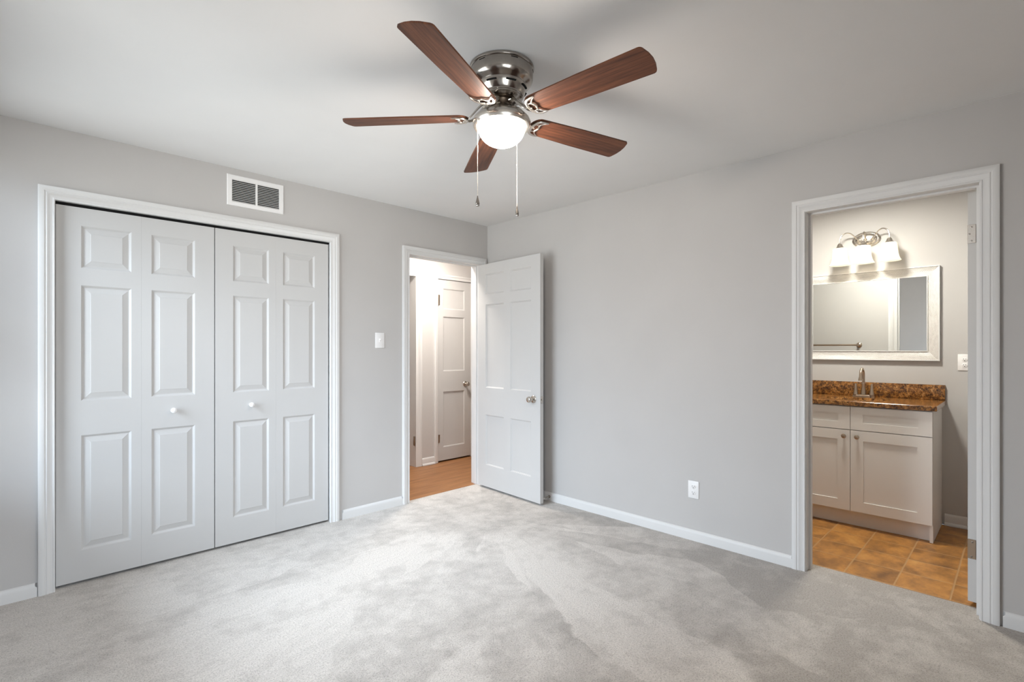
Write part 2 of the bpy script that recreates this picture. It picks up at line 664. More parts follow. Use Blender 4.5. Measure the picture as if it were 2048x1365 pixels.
def slab(bm, w, h, th, panels, rings, mx, back=True, z0=0.0):
    """door slab: local x 0..w, z z0..h, front at y=0 facing -y, back at y=th; panels (x0,x1,z0,z1) pressed into the faces."""
    b2 = bmesh.new()
    xs = sorted({0.0, w, *[p[0] for p in panels], *[p[1] for p in panels]})
    zs = sorted({z0, h, *[p[2] for p in panels], *[p[3] for p in panels]})

    def inside(cx, cz):
        return any(p[0] < cx < p[1] and p[2] < cz < p[3] for p in panels)
    for side in ((0, 1), (1, -1)):
        y0 = 0.0 if side[0] == 0 else th
        sg = side[1]
        use = panels if (side[0] == 0 or back) else []
        for xa, xb in zip(xs, xs[1:]):
            for za, zb in zip(zs, zs[1:]):
                if use and inside((xa + xb) / 2, (za + zb) / 2):
                    continue
                b2.faces.new([b2.verts.new(p) for p in ((xa, y0, za), (xb, y0, za), (xb, y0, zb), (xa, y0, zb))])
        for (xa, xb, za, zb) in use:
            # the panel border is split where the grid crosses it, so ring 0 only needs its corners after welding
            prev = None
            for ins, dep in rings:
                y = y0 + sg * dep
                ring = [b2.verts.new(p) for p in ((xa + ins, y, za + ins), (xb - ins, y, za + ins), (xb - ins, y, zb - ins), (xa + ins, y, zb - ins))]
                if prev:
                    for i in range(4):
                        b2.faces.new((prev[i], prev[(i + 1) % 4], ring[(i + 1) % 4], ring[i]))
                prev = ring
            b2.faces.new(prev)
    for (xa, za, xb, zb) in [(xs[0], zs[0], xs[0], zs[-1]), (xs[-1], zs[0], xs[-1], zs[-1]), (xs[0], zs[0], xs[-1], zs[0]), (xs[0], zs[-1], xs[-1], zs[-1])]:
        b2.faces.new([b2.verts.new(p) for p in ((xa, 0, za), (xb, 0, zb), (xb, th, zb), (xa, th, za))])
    bmesh.ops.remove_doubles(b2, verts=b2.verts[:], dist=1e-5)
    add(bm, b2, mx)


def T_(x, y, z):
    return Matrix.Translation((x, y, z))


def RX(a):
    return Matrix.Rotation(R(a), 4, 'X')


def RY(a):
    return Matrix.Rotation(R(a), 4, 'Y')


def RZ(a):
    return Matrix.Rotation(R(a), 4, 'Z')


# ============================================================ THE SETTING
OUT = 0.06
# --- bedroom walls
bm = new()
for a, b, z0, z1 in ((XW - OUT, CL[0] - .018, 0, H), (CL[1] + .018, BD[0] - .018, 0, H), (BD[1] + .018, XE + T, 0, H),
                     (CL[0] - .018, CL[1] + .018, DT + .018, H), (BD[0] - .018, BD[1] + .018, DT + .018, H)):
    box(bm, a, b, YN, YN + T, z0, z1)
struct('wall_north', bm, M['wall'], 'pale grey bedroom wall that holds the closet and the open hall door', 'wall')
bm = new()
for a, b, z0, z1 in ((YS - OUT, TD[0] - .018, 0, H), (TD[1] + .018, YN, 0, H), (TD[0] - .018, TD[1] + .018, DT + .018, H)):
    box(bm, XE, XE + T, a, b, z0, z1)
struct('wall_east', bm, M['wall'], 'pale grey bedroom wall between the open door and the bathroom', 'wall')
bm = new()
wy0, wy1, wz0, wz1 = WIN_W
for a, b, z0, z1 in ((YS, wy0, 0, H), (wy1, YN, 0, H), (wy0, wy1, 0, wz0), (wy0, wy1, wz1, H)):
    box(bm, XW - OUT, XW, a, b, z0, z1)
struct('wall_west', bm, M['wall'], 'pale grey bedroom wall with the window, seen only in the mirror', 'wall')
bm = new()
sx0, sx1, sz0, sz1 = WIN_S
for a, b, z0, z1 in ((XW - OUT, sx0, 0, H), (sx1, XE, 0, H), (sx0, sx1, 0, sz0), (sx0, sx1, sz1, H)):
    box(bm, a, b, YS - OUT, YS, z0, z1)
struct('wall_south', bm, M['wall'], 'pale grey bedroom wall behind the camera', 'wall')

# --- bathroom walls
bm = new()
box(bm, XB1, XB1 + .12, YB0 - .12, YB1 + .12, 0, H)
struct('wall_bathroom_east', bm, M['bath_wall'], 'bathroom wall behind the vanity, lit by the three-shade light', 'wall')
bm = new()
box(bm, XB0, XB1, YB0 - .12, YB0, 0, H)
struct('wall_bathroom_south', bm, M['bath_wall'], 'bathroom wall behind the opened bathroom door', 'wall')
bm = new()
box(bm, XB0, XB1, YB1, YB1 + .12, 0, H)
struct('wall_bathroom_north', bm, M['bath_wall'], 'hidden bathroom wall facing the opened bathroom door', 'wall')

# --- hall walls
bm = new()
for a, b, z0, z1 in ((XH0 - .12, HO[0] - .018, 0, H), (HO[1] + .018, HD[0] - .018, 0, H), (HD[1] + .018, XH1 + .12, 0, H),
                     (HO[0] - .018, HO[1] + .018, DT + .018, H), (HD[0] - .018, HD[1] + .018, DT + .018, H)):
    box(bm, a, b, YH1, YH1 + .12, z0, z1)
struct('wall_hall_north', bm, M['hall_wall'], 'hall wall seen through the bedroom doorway, holding the linen door', 'wall')
bm = new()
box(bm, XH0 - .12, XH0, YH0, YH1, 0, H)
struct('wall_hall_west', bm, M['hall_wall'], 'hidden end wall of the hall on the closet side', 'wall')
bm = new()
box(bm, XH1, XH1 + .12, YH0, YH1, 0, H)
box(bm, XE + T, XH1, YH0 - T, YH0, 0, H)
struct('wall_hall_east', bm, M['hall_wall'], 'hidden hall walls beyond the bathroom', 'wall')
bm = new()
box(bm, HO[0] - .4, HO[1] + .35, 5.75, 5.87, 0, H)
box(bm, HO[0] - .52, HO[0] - .4, YH1 + .12, 5.75, 0, H)
box(bm, HO[1] + .28, HO[1] + .35, YH1 + .12, 5.75, 0, H)
box(bm, HD[0] - .018, HD[1] + .07, YH1 + .6, YH1 + .66, 0, H)
box(bm, HD[1] + .018, HD[1] + .07, YH1 + .12, YH1 + .6, 0, H)
struct('wall_hall_room', bm, M['hall_wall'], 'walls of the dim room beyond the hall doorway', 'wall')
# --- closet walls
bm = new()
box(bm, CL[0] - .15, CL[1] + .15, 4.34, 4.40, 0, H)
box(bm, CL[0] - .15, CL[0] - .09, YN + T, 4.34, 0, H)
box(bm, CL[1] + .09, CL[1] + .15, YN + T, 4.34, 0, H)
struct('wall_closet', bm, M['wall'], 'walls inside the closed bedroom closet', 'wall')

# --- ceiling and floors
bm = new()
box(bm, XW - OUT, XB1 + .14, YS - OUT, YN + T, H, H + .12)
box(bm, XW - OUT, XH1 + .14, YN + T, 5.9, H, H + .12)
struct('ceiling', bm, M['ceiling'], 'smooth white painted ceiling above the fan', 'ceiling')
bm = new()
box(bm, XW - OUT, XE, YS - OUT, YN, -.06, 0)
box(bm, BD[0] - .018, BD[1] + .018, YN, YN + .045, -.06, 0)
box(bm, CL[0] - .15, CL[1] + .15, YN, 4.36, -.06, 0)
box(bm, XE, XE + .135, TD[0] - .018, TD[1] + .018, -.06, 0)
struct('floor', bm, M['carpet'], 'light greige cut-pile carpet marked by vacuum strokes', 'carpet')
bm = new()
box(bm, XH0 - .12, BD[0] - .018, YN + T, 5.9, -.06, -.002)
box(bm, BD[0] - .018, BD[1] + .018, YN + .045, 5.9, -.06, -.002)
box(bm, BD[1] + .018, XH1 + .14, YN + T, 5.9, -.06, -.002)
struct('floor_hall', bm, M['oak'], 'warm oak plank floor of the hall beyond the open door', 'floor')
bm = new()
box(bm, XB0, XB1, YB0, TD[0] - .018, -.06, -.002)
box(bm, XE + .135, XB1, TD[0] - .018, TD[1] + .018, -.06, -.002)
box(bm, XB0, XB1, TD[1] + .018, YB1, -.06, -.002)
struct('floor_bathroom', bm, M['tile'], 'amber brown stone tile floor of the bathroom', 'floor')
bm = new()
box(bm, XW - OUT - .1, XH1 + .3, YS - OUT - .1, 6.0, -.10, -.062)
struct('floor_slab', bm, M['dark'], 'dark subfloor under the carpet, planks and tile', 'floor')

# --- baseboards
bm = new()
baseboard(bm, frame_y(YN, -1), XW, CL[0] - .066)
struct('baseboard_north', bm, M['trim'], 'white baseboard short run beside the closet on the window side', 'baseboard')
bm = new()
baseboard(bm, frame_y(YN, -1), CL[1] + .087, BD[0] - .068)
struct('baseboard_middle', bm, M['trim'], 'white baseboard between the closet and the hall door', 'baseboard')
bm = new()
baseboard(bm, frame_x(XE, -1), TD[1] + .068, YN - .02)
struct('baseboard_east', bm, M['trim'], 'long white baseboard under the bare wall beside the bathroom door', 'baseboard')
bm = new()
baseboard(bm, frame_x(XE, -1), YS, TD[0] - .082)
struct('baseboard_corner', bm, M['trim'], 'white baseboard stub beyond the bathroom door on the camera side', 'baseboard')
bm = new()
baseboard(bm, frame_x(XW, 1), YS, YN)
struct('baseboard_west', bm, M['trim'], 'white baseboard under the window', 'baseboard')
bm = new()
baseboard(bm, frame_y(YS, 1), XW, XE)
struct('baseboard_south', bm, M['trim'], 'white baseboard behind the camera', 'baseboard')
BB = [(0, 0), (.026, 0), (.026, .008), (.02, .018), (.013, .022), (.013, .066), (.010, .076), (.004, .082), (0, .082)]
bm = new()
baseboard(bm, frame_x(XB1, -1), YB0, 0.4, BB, 0)
struct('baseboard_bathroom', bm, M['trim'], 'white bathroom baseboard with shoe moulding beside the vanity', 'baseboard')
bm = new()
baseboard(bm, frame_y(YH1, -1), HO[1] + .079, HD[0] - .053, BB, 0)
struct('baseboard_hall', bm, M['trim'], 'short white hall baseboard beside the linen door', 'baseboard')

# --- trims (casing + jamb of each opening)
bm = new()
casing(bm, frame_y(YN, -1), CL[0] + .004, CL[1] - .006, DT - .001, .067)
tr = struct('trim_1', bm, M['trim'], 'white moulded casing around the bedroom closet', 'trim')
bm = new()
jamb(bm, 'y', YN, YN + T, CL[0], CL[1], DT)
obj('jamb', bm, M['trim'], tr)

bm = new()
casing(bm, frame_y(YN, -1), BD[0] - .002, BD[1] + .004, DT, .066)
casing(bm, frame_y(YN + T, 1), BD[0] - .002, BD[1] + .004, DT, .066)
tr = struct('trim_2', bm, M['trim'], 'white casing around the open hall doorway in the corner', 'trim')
bm = new()
jamb(bm, 'y', YN, YN + T, BD[0], BD[1], DT)
obj('jamb', bm, M['trim'], tr)
bm = new()
box(bm, BD[0], BD[0] + .01, YN + .045, YN + .08, 0, DT)
box(bm, BD[1] - .01, BD[1], YN + .045, YN + .08, 0, DT)
box(bm, BD[0] + .01, BD[1] - .01, YN + .045, YN + .08, DT - .01, DT)
obj('door_stop_strip', bm, M['trim'], tr)
bm = new()
bevel_box(bm, BD[0] - .001, BD[0] + .0035, YN + .006, YN + .042, .835, .90, .001, 1)
obj('strike_plate', bm, M['bronze'], tr, label='small dark metal strike plate')

bm = new()
casing(bm, frame_x(XE, -1), TD[0] - .004, TD[1] + .004, DT, .068)
casing(bm, frame_x(XB0, 1), TD[0] - .004, TD[1] + .004, DT, .068)
tr = struct('trim_3', bm, M['trim'], 'white moulded casing around the bathroom doorway', 'trim')
bm = new()
jamb(bm, 'x', XE, XB0, TD[0], TD[1], DT)
obj('jamb', bm, M['trim'], tr)
bm = new()
box(bm, XE + .045, XE + .08, TD[1] - .011, TD[1], 0, DT)
box(bm, XE + .045, XE + .08, TD[0], TD[0] + .011, 0, DT)
box(bm, XE + .045, XE + .08, TD[0] + .011, TD[1] - .011, DT - .011, DT)
obj('door_stop_strip', bm, M['trim'], tr)

FLAT = [(0, 0), (0, .009), (.1, .011), (.55, .012), (.62, .016), (.9, .017), (1, .014), (1, 0)]
bm = new()
casing(bm, frame_y(YH1, -1), HO[0], HO[1], DT, .077, prof=FLAT)
tr = struct('trim_4', bm, M['trim'], 'white casing of the hall doorway half hidden behind the bedroom wall', 'trim')
bm = new()
jamb(bm, 'y', YH1, YH1 + .12, HO[0], HO[1], DT)
obj('jamb', bm, M['trim'], tr)
bm = new()
box(bm, HO[1] - .003, HO[1] + .001, YH1 + .004, YH1 + .036, .23, .33)
tube(bm, [(HO[1] - .006, YH1 + .002, .23), (HO[1] - .006, YH1 + .002, .33)], .005)
obj('hinge', bm, M['bronze'], tr, label='small dark hinge low on the jamb')

bm = new()
casing(bm, frame_y(YH1, -1), HD[0] - .002, HD[1] + .002, DT + .002, .052, prof=FLAT)
tr = struct('trim_5', bm, M['trim'], 'white casing around the narrow linen door in the hall', 'trim')
bm = new()
jamb(bm, 'y', YH1, YH1 + .12, HD[0], HD[1], DT + .002)
obj('jamb', bm, M['trim'], tr)

# --- windows (outside the frame, they light the room); local u along the wall, t out of the room
def window(name, label, base, mx, u0, u1, z0, z1):
    root = thing(name, label, 'window', base, kind='structure')
    b_ = new()
    um, zm = (u0 + u1) / 2, (z0 + z1) / 2
    for a, b, c, d in ((u0, u0 + .035, z0, z1), (u1 - .035, u1, z0, z1), (u0 + .035, u1 - .035, z0, z0 + .035), (u0 + .035, u1 - .035, z1 - .035, z1),
                       (u0 + .035, u1 - .035, zm - .016, zm + .016), (um - .02, um + .02, z0 + .035, z1 - .035)):
        box(b_, a, b, .012, .045, c, d, mx)
    obj('window_frame', b_, M['trim'], root)
    b_ = new()
    box(b_, u0 + .03, u1 - .03, .026, .030, z0 + .03, z1 - .03, mx)
    obj('glass_pane', b_, M['glass'], root)
    b_ = new()
    bevel_box(b_, u0 - .05, u1 + .05, -.03, .012, z0 - .02, z0, .003, 2, mx)
    obj('window_sill', b_, M['trim'], root)


window('window_1', 'white window in the west wall that lights the closet doors', (XW, (wy0 + wy1) / 2, wz0), T_(XW, 0, 0) @ RZ(90), wy0, wy1, wz0, wz1)
window('window_2', 'white window in the south wall behind the camera', ((sx0 + sx1) / 2, YS, sz0), T_(0, YS, 0) @ Matrix.Scale(-1, 4, (0, 1, 0)), sx0, sx1, sz0, sz1)


# ============================================================ DOORS
def knob_round(root, mx, m, r=0.026, rose=0.032):
    """round knob on its rose; mx maps local +z to straight out of the door face."""
    bm_ = new()
    lathe(bm_, [(0, 0), (rose, 0), (rose, .003), (rose * .88, .008), (rose * .5, .011), (.011, .013), (.0095, .028), (.013, .034),
                (r * .86, .040), (r, .049), (r * .98, .056), (r * .8, .064), (r * .45, .068), (0, .0685)], 28, mx)
    return obj('door_knob', bm_, m, root, label='polished nickel round door knob')


def closet_pull(parent, x, y, z):
    bm_ = new()
    lathe(bm_, [(0, 0), (.009, 0), (.0085, .004), (.0075, .012), (.010, .017), (.0150, .022), (.0170, .029), (.0155, .036), (.010, .041), (0, .043)], 24,
          T_(x, y, z) @ RX(90))
    return obj('pull_knob', bm_, M['plastic'], parent, label='small white round pull knob')


YD = 3.638
for nm, lab, leaves, kx in (
        ('door_1', 'white bifold closet door with six raised panels, the pair farther from the hall doorway', ((.198, .5712, .301, .525), (.5716, .9515, .620, .845)), (1, .727)),
        ('door_2', 'white bifold closet door with six raised panels, the pair nearer the hall doorway', ((.9565, 1.3312, 1.061, 1.285), (1.3316, 1.7055, 1.379, 1.604)), (0, 1.167))):
    root = thing(nm, lab, 'closet door', (leaves[0][0], YD, .015), kind='structure')
    for i, (a, b, p0, p1) in enumerate(leaves):
        bm = new()
        slab(bm, b - a, 2.058, .033, [(p0 - a, p1 - a, .182, .812), (p0 - a, p1 - a, 1.0, 1.634), (p0 - a, p1 - a, 1.727, 1.961)],
             RAISED, T_(a, YD, 0), back=False, z0=.016)
        leaf = obj('door_leaf', bm, M['door'], root, angle=12)
        if i == kx[0]:
            closet_pull(leaf, kx[1], YD, .914)
# sliding track in the closet head
bm = new()
box(bm, CL[0], CL[1], YD + .006, YD + .03, DT - .012, DT)
struct('trim_6', bm, M['dark'], 'dark steel track above the closet doors', 'door track')

# open bedroom door
Hx, Hy = 3.15, 3.60
Ex, Ey = 3.0985, 2.777
DL = math.hypot(Ex - Hx, Ey - Hy)
ang = math.degrees(math.atan2(Ey - Hy, Ex - Hx))
MD = T_(Hx, Hy, 0) @ RZ(ang)        # local x from hinge to free edge, local -y faces the room centre (-X)
root = thing('door_3', 'white six-panel bedroom door standing open against the wall in the corner', 'door', (Hx, Hy, .018), kind='structure')
bm = new()
pan = [(a, b, z0, z1) for a, b in ((.108, .365), (.453, .715)) for z0, z1 in ((.22, .68), (.93, 1.693), (1.785, 1.97))]
slab(bm, DL, 2.066, .035, pan, SUNK, MD, z0=.018)
ds = obj('door_slab', bm, M['door'], root, angle=20)
knob_round(root, MD @ T_(DL - .078, 0, .868) @ RX(90), M['nickel'])
knob_round(root, MD @ T_(DL - .078, .035, .868) @ RX(-90), M['nickel'])
bm = new()
bevel_box(bm, DL - .0005, DL + .0022, .006, .029, .838, .898, .0008, 1, MD)
bevel_box(bm, DL, DL + .011, .012, .023, .862, .875, .002, 1, MD)
obj('latch_plate', bm, M['nickel'], root, label='nickel latch plate on the door edge')
for z in (.25, 1.02, 1.82):
    bm = new()
    tube(bm, [MD @ Vector((-.008, .04, z - .045)), MD @ Vector((-.008, .04, z + .045))], .006, 12)
    box(bm, -.0025, -.0002, .004, .034, z - .045, z + .045, MD)
    obj('hinge', bm, M['nickel'], root)

# hall linen door
root = thing('door_4', 'narrow white three-panel linen door closed in the hall wall', 'door', (HD[0], YH1 + .006, .012), kind='structure')
bm = new()
w = HD[1] - HD[0] - .006
slab(bm, w, 2.072, .035, [(.077, .389, .165, .796), (.077, .389, 1.03, 1.652), (.077, .389, 1.738, 1.972)], SUNK + [(.018, .0105)], T_(HD[0] + .003, YH1 + .004, 0), z0=.016)
obj('door_slab', bm, M['door'], root, angle=20)
knob_round(root, T_(3.868, YH1 + .004, .872) @ RX(90), M['nickel'])
for z0, z1 in ((.222, .312), (1.78, 1.895)):
    bm = new()
    tube(bm, [(HD[0] + .006, YH1 - .003, z0), (HD[0] + .006, YH1 - .003, z1)], .0065, 12)
    box(bm, HD[0] + .006, HD[0] + .03, YH1 + .001, YH1 + .004, z0, z1)
    obj('hinge', bm, M['bronze'], root, label='dark metal butt hinge')

# bathroom door, opened into the bathroom, seen on its hinge edge
MB = T_(3.418, TD[0] + .0475, 0) @ RZ(-6)
root = thing('door_5', 'white bathroom door opened inward, showing only its hinge edge', 'door', (3.418, TD[0] + .03, .02), kind='structure')
bm = new()
MB2 = MB @ T_(0, -.035, 0)
slab(bm, .715, 2.066, .035, [(a, b, z0, z1) for a, b in ((.1, .32), (.395, .615)) for z0, z1 in ((.22, .68), (.93, 1.693), (1.785, 1.97))], SUNK, MB2, z0=.024)
obj('door_slab', bm, M['door'], root, angle=20)
for z0, z1, holes in ((1.812, 1.905, True), (.238, .335, False)):
    bm = new()
    bevel_box(bm, -.0025, .0005, .004, .036, z0, z1, .001, 1, MB2)
    tube(bm, [MB2 @ Vector((-.004, -.003, z0)), MB2 @ Vector((-.004, -.003, z1))], .0045, 10)
    hg = obj('hinge', bm, M['bronze'] if not holes else M['nickel'], root, label='satin metal hinge leaf on the door edge')
    hs = ((.020, .012), (.028, (z1 - z0) / 2), (.020, z1 - z0 - .012)) if holes else ((.017, z1 - z0 - .014), (.020, .010))
    for yy, zz in hs:
        bm = new()
        lathe(bm, [(0, 0), (.0042, 0), (.0042, .0008), (.003, .0012), (0, .0004)], 12, MB2 @ T_(-.0022, yy, z0 + zz) @ RY(-90))
        obj('screw', bm, M['pewter'], hg)
for side in (1, -1):
    knob_round(root, MB2 @ T_(.645, .035 if side > 0 else 0, .88) @ RX(-90 * side), M['nickel'])

# ============================================================ BEDROOM THINGS
# --- return air vent
vr = thing('air_vent', 'white louvred return air vent high above the closet', 'vent', (1.196, YN, 2.317))
vx0, vx1, vz0, vz1 = 1.018, 1.374, 2.216, 2.416
bm = new()
o_ = [(vx0, vx1, vz0, vz1, 0.0005), (vx0, vx1, vz0, vz1, .003), (vx0 + .004, vx1 - .004, vz0 + .004, vz1 - .004, .0065),
      (vx0 + .029, vx1 - .029, vz0 + .026, vz1 - .029, .0070), (vx0 + .031, vx1 - .031, vz0 + .028, vz1 - .031, .001)]
prev = None
for a, b, z0, z1, d in o_:
    ring = [bm.verts.new((x, YN - d, z)) for x, z in ((a, z0), (b, z0), (b, z1), (a, z1))]
    if prev:
        for i in range(4):
            bm.faces.new((prev[i], prev[(i + 1) % 4], ring[(i + 1) % 4], ring[i]))
    prev = ring
box(bm, 1.191, 1.203, YN - .0068, YN - .001, vz0 + .027, vz1 - .030)
obj('frame', bm, M['plastic'], vr)
bm = new()
box(bm, vx0 + .03, vx1 - .03, YN - .001, YN - .0002, vz0 + .027, vz1 - .030)
obj('backing', bm, M['fabric_gap'], vr, label='dark void behind the louvres')
bm = new()
nl = 12
for k in range(nl + 1):
    z = vz0 + .031 + k * (vz1 - vz0 - .064) / nl
    for a, b in ((vx0 + .0305, 1.1915), (1.2025, vx1 - .0305)):
        vs = box(bm, a, b, -.0038, .0038, -.0005, .0005)
        bmesh.ops.transform(bm, matrix=T_(0, YN - .0042, z) @ RX(38), verts=vs)
obj('louvres', bm, M['plastic'], vr)
for x in (vx0 + .012, vx1 - .012):
    bm = new()
    lathe(bm, [(0, 0), (.004, 0), (.0035, .0012), (0, .0016)], 12, T_(x, YN - .0065, (vz0 + vz1) / 2) @ RX(90))
    obj('screw', bm, M['plastic'], vr)

# --- light switch
sw = thing('light_switch', 'white toggle light switch between the closet and the hall door', 'light switch', (2.121, YN, 1.353))
bm = new()
bevel_box(bm, 2.082, 2.162, YN - .006, YN, 1.292, 1.414, .0025, 2)
obj('wall_plate', bm, M['plastic'], sw)
bm = new()
bevel_box(bm, 2.116, 2.128, YN - .008, YN - .005, 1.340, 1.367, .001, 1)
bevel_box(bm, -.004, .004, -.014, 0, -.005, .005, .001, 1, T_(2.122, YN - .006, 1.355) @ RX(-28))
obj('toggle', bm, M['plastic'], sw)
for z in (1.322, 1.384):
    bm = new()
    lathe(bm, [(0, 0), (.0033, 0), (.003, .0009), (0, .0012)], 12, T_(2.122, YN - .006, z) @ RX(90))
    obj('screw', bm, M['plastic'], sw)


# --- wall outlets (duplex receptacles on walls that face -X)
def outlet(name, label, x, y, z, m):
    r_ = thing(name, label, 'outlet', (x, y, z))
    hw, hh = .0375, .058
    b_ = new()
    bevel_box(b_, x - .0055, x, y - hw, y + hw, z - hh, z + hh, .0022, 2)
    obj('wall_plate', b_, m, r_)
    for dz in (-.0205, .0205):
        b_ = new()
        lathe(b_, [(0, 0), (.0165, 0), (.0165, .002), (.0155, .0026), (0, .0026)], 24, T_(x - .0052, y, z + dz) @ RY(-90) @ Matrix.Scale(.86, 4, (1, 0, 0)))
        rc = obj('receptacle', b_, m, r_)
        b_ = new()
        for dy, hz in ((.0065, .0045), (-.0065, .0038)):
            box(b_, x - .0084, x - .0076, y + dy - .0011, y + dy + .0011, z + dz + .004 - hz, z + dz + .004 + hz)
        lathe(b_, [(0, 0), (.0027, 0), (.0027, .0008), (0, .0008)], 10, T_(x - .0076, y, z + dz - .0075) @ RY(-90))
        obj('slot', b_, M['slot'], rc)
    b_ = new()
    lathe(b_, [(0, 0), (.003, 0), (.0026, .001), (0, .0013)], 10, T_(x - .0055, y, z) @ RY(-90))
    obj('screw', b_, m, r_)
    return r_


outlet('wall_outlet', 'white duplex outlet low on the bare grey bedroom wall', XE, 1.5575, .340, M['plastic'])
outlet('wall_outlet', 'white duplex outlet beside the mirror in the bathroom', XB1, .2905, 1.1875, M['plastic'])

# --- spring door stop on the baseboard behind the open door
dsr = thing('spring_door_stop', 'small metal door stop on the baseboard behind the open bedroom door', 'door stop', (XE - .013, 2.822, .037))
bm = new()
lathe(bm, [(0, 0), (.011, 0), (.011, .004), (.007, .007), (0, .007)], 16, T_(XE - .013, 2.822, .037) @ RY(-90))
obj('base', bm, M['pewter'], dsr)
bm = new()
tube(bm, [(XE - .018, 2.822, .037), (XE - .085, 2.814, .036)], .0042, 12)
for k in range(16):
    lathe(bm, [(.0042, -.0012), (.0056, 0), (.0042, .0012)], 12, T_(XE - .022 - k * .004, 2.822, .037) @ RY(-90))
obj('spring', bm, M['nickel'], dsr)
bm = new()
lathe(bm, [(0, -.001), (.0065, 0), (.0075, .006), (.006, .014), (0, .016)], 14, T_(XE - .085, 2.814, .036) @ RY(-90))
obj('tip', bm, M['rubber'], dsr, label='white rubber tip')

# ============================================================ CEILING FAN
FX, FY = 1.472, 1.535
fan = thing('ceiling_fan', 'flush mount ceiling fan with five walnut blades and a lit glass bowl', 'ceiling fan', (FX, FY, H))
FC = T_(FX, FY, 0)
bm = new()
lathe(bm, [(0, H), (.130, H), (.1345, H - .003), (.1350, H - .008), (.1335, H - .012), (.1295, H - .014), (.1300, H - .018), (.1310, H - .022), (.1305, H - .050),
           (.1270, H - .062), (.1190, H - .072), (.1080, H - .078), (.1050, H - .082), (.1050, H - .086), (.1000, H - .100), (.0940, H - .116), (.0900, H - .121),
           (.0900, H - .125), (.0860, H - .127), (.0860, H - .131), (.0800, H - .134), (.0600, H - .137), (0, H - .137)], 72, FC)
hou = obj('motor_housing', bm, M['pewter'], fan, angle=28)
# cooling slots around the lower drum and under the rim, each a dark part of the housing
for n_, a1, rr, zz, span, tr_, fl in ((8, .2, .1035, H - .0955, .40, .0042, .8), (6, .05, .1300, H - .0205, .22, .0022, 1.0)):
    for k in range(n_):
        a0 = 2 * PI * k / n_ + a1
        bm = new()
        tube(bm, [(FX + rr * math.cos(a0 + i / 6 * span), FY + rr * math.sin(a0 + i / 6 * span), zz) for i in range(7)], tr_, 8, flat=fl)
        obj('cooling_slot', bm, M['dark'], hou, label='dark cooling slot')
bm = new()
lathe(bm, [(.060, H - .136), (.060, H - .141), (.047, H - .144), (.044, H - .150), (.044, H - .166), (0, H - .166)], 40, FC)
obj('flywheel', bm, M['dark_metal'], fan, label='dark hub between housing and light fitter')
bm = new()
lathe(bm, [(.0, 2.316), (.036, 2.316), (.0400, 2.313), (.0415, 2.305), (.0440, 2.296), (.0500, 2.287), (.0610, 2.278), (.0770, 2.269), (.0940, 2.260), (.1080, 2.250),
           (.1170, 2.240), (.1210, 2.230), (.1215, 2.224), (.1200, 2.215), (.1165, 2.2090), (.1080, 2.2065), (.1010, 2.2090), (.0985, 2.2150), (.0, 2.216)], 72, FC)
pan_o = obj('light_fitter', bm, M['nickel'], fan, angle=40)
bm = new()
pf = [(.0990, 2.2155)]
for i in range(1, 15):
    a = i / 14 * PI / 2
    pf.append((.0990 * math.cos(a) ** .82 if i < 14 else 0, 2.2155 - .083 * math.sin(a)))
lathe(bm, pf, 64, FC)
obj('glass_bowl', bm, M['bowl'], fan, angle=60, label='glowing frosted glass bowl')

ZB, PITCH, RB = 2.252, 12.0, .6716


def blade_outline():
    r0, r1, w0, w1 = .140, RB, .053, .066
    pts = []
    for i in range(13):                       # rounded root
        a = PI / 2 + PI * i / 12
        pts.append((r0 + .040 + .040 * math.cos(a), w0 * math.sin(a)))
    pts.append((.4, -(w0 + w1) / 2 - .002))
    tip = []
    for i in range(5):                        # lower corner
        a = -PI / 2 + (PI / 2 - .18) * i / 4
        tip.append((r1 - .026 + .016 * math.cos(a), -w1 + .018 + .018 * math.sin(a)))
    pts += tip
    pts += [(r1 - .003, -.028), (r1, 0), (r1 - .003, .028)]
    pts += [(x, -y) for x, y in reversed(tip)]
    pts.append((.4, (w0 + w1) / 2 + .002))
    return pts


def blade_iron(bm_, mx):
    z = -.0085
    arc = [(.205, .0480), (.182, .0470), (.163, .0390), (.152, .0220), (.149, 0), (.152, -.0220), (.163, -.0390), (.182, -.0470), (.205, -.0480)]
    P = smooth_path([(x, y, z) for x, y in arc], 6)
    n = len(P)
    tube(bm_, P, [.0030 + .0042 * math.sin(PI * i / (n - 1)) ** .6 for i in range(n)], 10, mx, .6)
    sc = [(.207, .0480), (.187, .0350), (.1765, .0215), (.1800, .0100), (.1830, 0), (.1800, -.0100), (.1765, -.0215), (.187, -.0350), (.207, -.0480)]
    P = smooth_path([(x, y, z) for x, y in sc], 6)
    n = len(P)
    tube(bm_, P, [.0020 + .0022 * math.sin(PI * i / (n - 1)) for i in range(n)], 8, mx, .7)
    for s_ in (1, -1):
        tube(bm_, smooth_path([(.153, s_ * .024, z), (.165, s_ * .0225, z), (.1765, s_ * .0215, z)], 4), .0026, 8, mx, .7)
        lathe(bm_, [(0, 0), (.0042, 0), (.0036, -.0018), (0, -.0024)], 10, mx @ T_(.1765, s_ * .0215, z - .002))
    lathe(bm_, [(0, 0), (.0042, 0), (.0036, -.0018), (0, -.0024)], 10, mx @ T_(.160, 0, z - .003))


